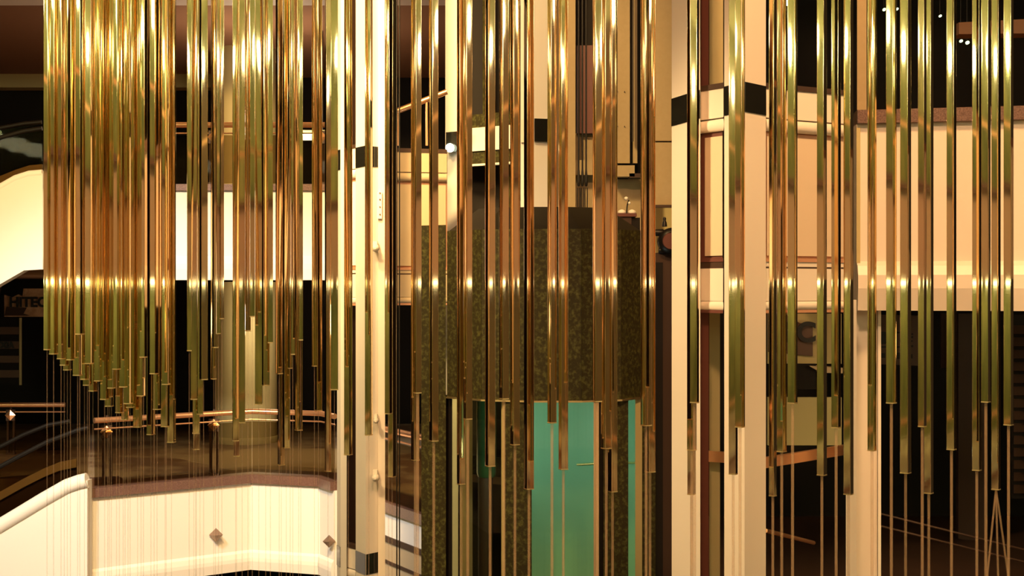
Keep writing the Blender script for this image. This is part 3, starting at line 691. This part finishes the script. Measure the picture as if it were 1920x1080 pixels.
# (x left, x right, y of the lower end [, yaw in degrees])
LEFT = [(83, 93.5, 655), (93.5, 107.5, 663), (108, 121, 672), (114, 127, 684), (120, 132.5, 693), (126, 138, 674), (138.5, 152.5, 703), (143, 156, 626), (152, 165, 710.5), (161, 174, 681),
        (157.5, 170, 721.5), (167.5, 181, 732.5), (178, 190.5, 713.5), (189.5, 203, 748), (195, 209, 743.5), (198.5, 211.5, 761), (203, 214.5, 727), (212, 225, 691.5), (217.5, 230, 773),
        (225, 237, 725), (233, 247, 756), (238, 250, 763), (251, 265, 800), (258, 271, 741.5), (263, 275, 669), (276, 290, 814), (282, 296, 700), (288, 301, 767), (303, 316, 799), (315, 328, 828.5),
        (229, 240, 786), (305, 318, 720)]
MID = [(350, 359.5, 657), (357, 370, 748), (360.5, 374.5, 812), (361, 374, 842), (374, 389.5, 711), (369, 381, 776), (395.5, 406, 710), (398, 410, 651), (405, 414, 625), (412, 420, 597),
       (435.5, 448, 825.5), (438, 449, 854.5), (448, 460, 792), (460, 470, 620), (468, 478, 593), (478, 492.5, 757.5), (491, 505.5, 722), (502, 512, 642), (517, 530, 700), (521, 534, 871), (530, 543.5, 839), (540, 548, 690), (545, 553, 664),
       (553, 567, 806), (560, 568, 637), (585, 594, 686), (590, 604, 769), (609, 621, 883), (620, 634, 730)]
COL = [(646, 660, 852), (685, 698, 815), (722, 735, 775), (728, 742.5, 893)]
LIFT = [(771, 786, 862), (776, 790, 736), (805, 821.5, 826), (857, 872, 907), (869, 885, 785), (910, 928, 873), (936.5, 953.5, 747), (957, 974, 833), (983, 1000.5, 916), (1027, 1043, 792), (1048, 1064.5, 879),
        (1112, 1128, 752), (1127.5, 1146, 840), (1140, 1157, 921), (1202, 1221, 797), (1209.5, 1228, 884)]
PIER = [(1294, 1310.5, 754), (1288.5, 1305.5, 843), (1289, 1304, 926), (1366.5, 1383, 888), (1378.5, 1396.5, 800)]
RIGHT = [(1442, 1456, 929), (1457, 1474.5, 846), (1477, 1495, 755), (1532, 1550, 890), (1559, 1576.5, 801), (1582, 1600, 926), (1627, 1643, 844), (1662, 1680.5, 755), (1688, 1708, 886), (1721.5, 1737, 799), (1733, 1750, 924),
         (1775, 1793, 842), (1823, 1840, 881), (1840, 1857, 753), (1859, 1876, 917), (1882, 1900, 796)]
CL = [(LEFT, 'in the dense left cluster', 'brass rods of the dense left cluster', 7.9, -15, 9, 1.2, 'cord_thin', .0028), (MID, 'in the uneven second cluster', 'brass rods of the uneven second cluster', 8.4, 24, 18, 9, 'cord_thin', .0028),
      (COL, 'before the left tower', 'brass rods before the left tower', 8.0, -26, 10, 4, 'cord_thin', .004), (LIFT, 'in the row before the lift', 'brass rods before the lift cab', 7.4, 26, 8, 1.5, 'cord', .008),
      (PIER, 'before the right tower', 'brass rods before the right tower', 7.3, -31, 7, 1.5, 'cord', .008), (RIGHT, 'in the right cluster', 'brass rods of the right cluster', 7.2, -40, 6, 1.0, 'cord', .008)]
placed = []
NU = (-.955, -.86, -.4, .4, .86, .955)


def section(a, yaw, sag):
    pts = []
    for k in range(4):
        for u in NU:
            x, y = u * a / 2, -(a / 2 + sag * (1 - u * u)); t = yaw + k * math.pi / 2
            pts.append((x * math.cos(t) - y * math.sin(t), x * math.sin(t) + y * math.cos(t)))
    return pts


def make_rod(x0, x1, ye, Y, yaw, twist, cord_m, cord_r, m, splay=False):
    cx = (x0 + x1) / 2; wpx = x1 - x0
    a = wpx * Y / F / (abs(math.cos(yaw)) + abs(math.sin(yaw))) * 1.08
    base = P(cx, ye, Y); z0 = base.z; z1 = 2.9; rings = 9 if abs(twist) > .02 else 3; n = 4 * len(NU)
    vs, fs, sm = [], [], []
    for i in range(rings):
        z = (z1 - z0) * i / (rings - 1)
        vs += [(p[0], p[1], z) for p in section(a, yaw + twist * (z / (z1 - z0) - .45), a * .004)]
    for i in range(rings - 1):
        for k in range(n): fs.append((i * n + k, i * n + (k + 1) % n, (i + 1) * n + (k + 1) % n, (i + 1) * n + k)); sm.append(True)
    vs += vs[-n:]; fs.append(tuple(range(rings * n, (rings + 1) * n))); sm.append(False)      # top plate on vertices of its own
    me = bpy.data.meshes.new('hanging_rod'); me.from_pydata(vs, [], fs); me.polygons.foreach_set('use_smooth', sm); me.materials.append(m); me.update()
    o = bpy.data.objects.new('hanging_rod', me); C.objects.link(o); o.location = base
    cap = MB(); q = section(a * 1.05, yaw + twist * -.45, a * .004)
    cap.loft([Vector((p[0], p[1], -.004)) for p in q], [Vector((p[0], p[1], .002)) for p in q])
    cap.v = [tuple(Vector(v) + base) for v in cap.v]; cap.build('end_rim', M['rim'], o, base)
    if splay:
        for dx in (-.05, .012, .07):
            MB().tube([base, base + Vector((dx * .25, 0, -.12)), base + Vector((dx, 0, -.5)), base + Vector((dx * 1.1, 0, -3))], .006, 6).build('cord', M[cord_m], o, base)
    else:
        MB().tube([base + Vector((0, 0, -.003)), base + Vector((.0, 0, GR - base.z))], cord_r, 8).build('cord', M[cord_m], o, base)
    top = base + Vector((0, 0, z1 - z0))
    MB().tube([top, (base.x, base.y, 9.1)], .006, 6).build('cable', M['steel'], o, base)
    return o


for (rods, cname, grp, Yb, yaw0, yvar, twv, cord_m, cord_r) in CL:
    rods = sorted(rods, key=lambda r: r[0])
    for i, r in enumerate(rods):
        x0, x1, ye = r[:3]
        Y = Yb - .75 + (ye - 600) / 330 * 1.5
        for _ in range(20):
            hit = [q for q in placed if q[0] < x1 + 1 and q[1] > x0 - 1 and abs(q[2] - Y) < .07]
            if not hit: break
            Y = max(q[2] for q in hit) + .075
        placed.append((x0, x1, Y))
        yaw = math.radians(yaw0 + random.uniform(-yvar, yvar)); tw = math.radians(random.uniform(-twv, twv))
        if len(r) > 3: yaw = math.radians(r[3])
        m = M['brass_red'] if 'lift' in cname or 'right tower' in cname or random.random() < .25 else M['brass']
        o = make_rod(x0, x1, ye, Y, yaw, tw, cord_m, cord_r, m, splay=(ye == 917))
        pre = 'short ' if ye < 700 else 'long ' if ye > 850 else ''
        tag(o, '%s%s hanging brass rod from the left %s' % (pre, ORD[i], cname), 'rod', grp)
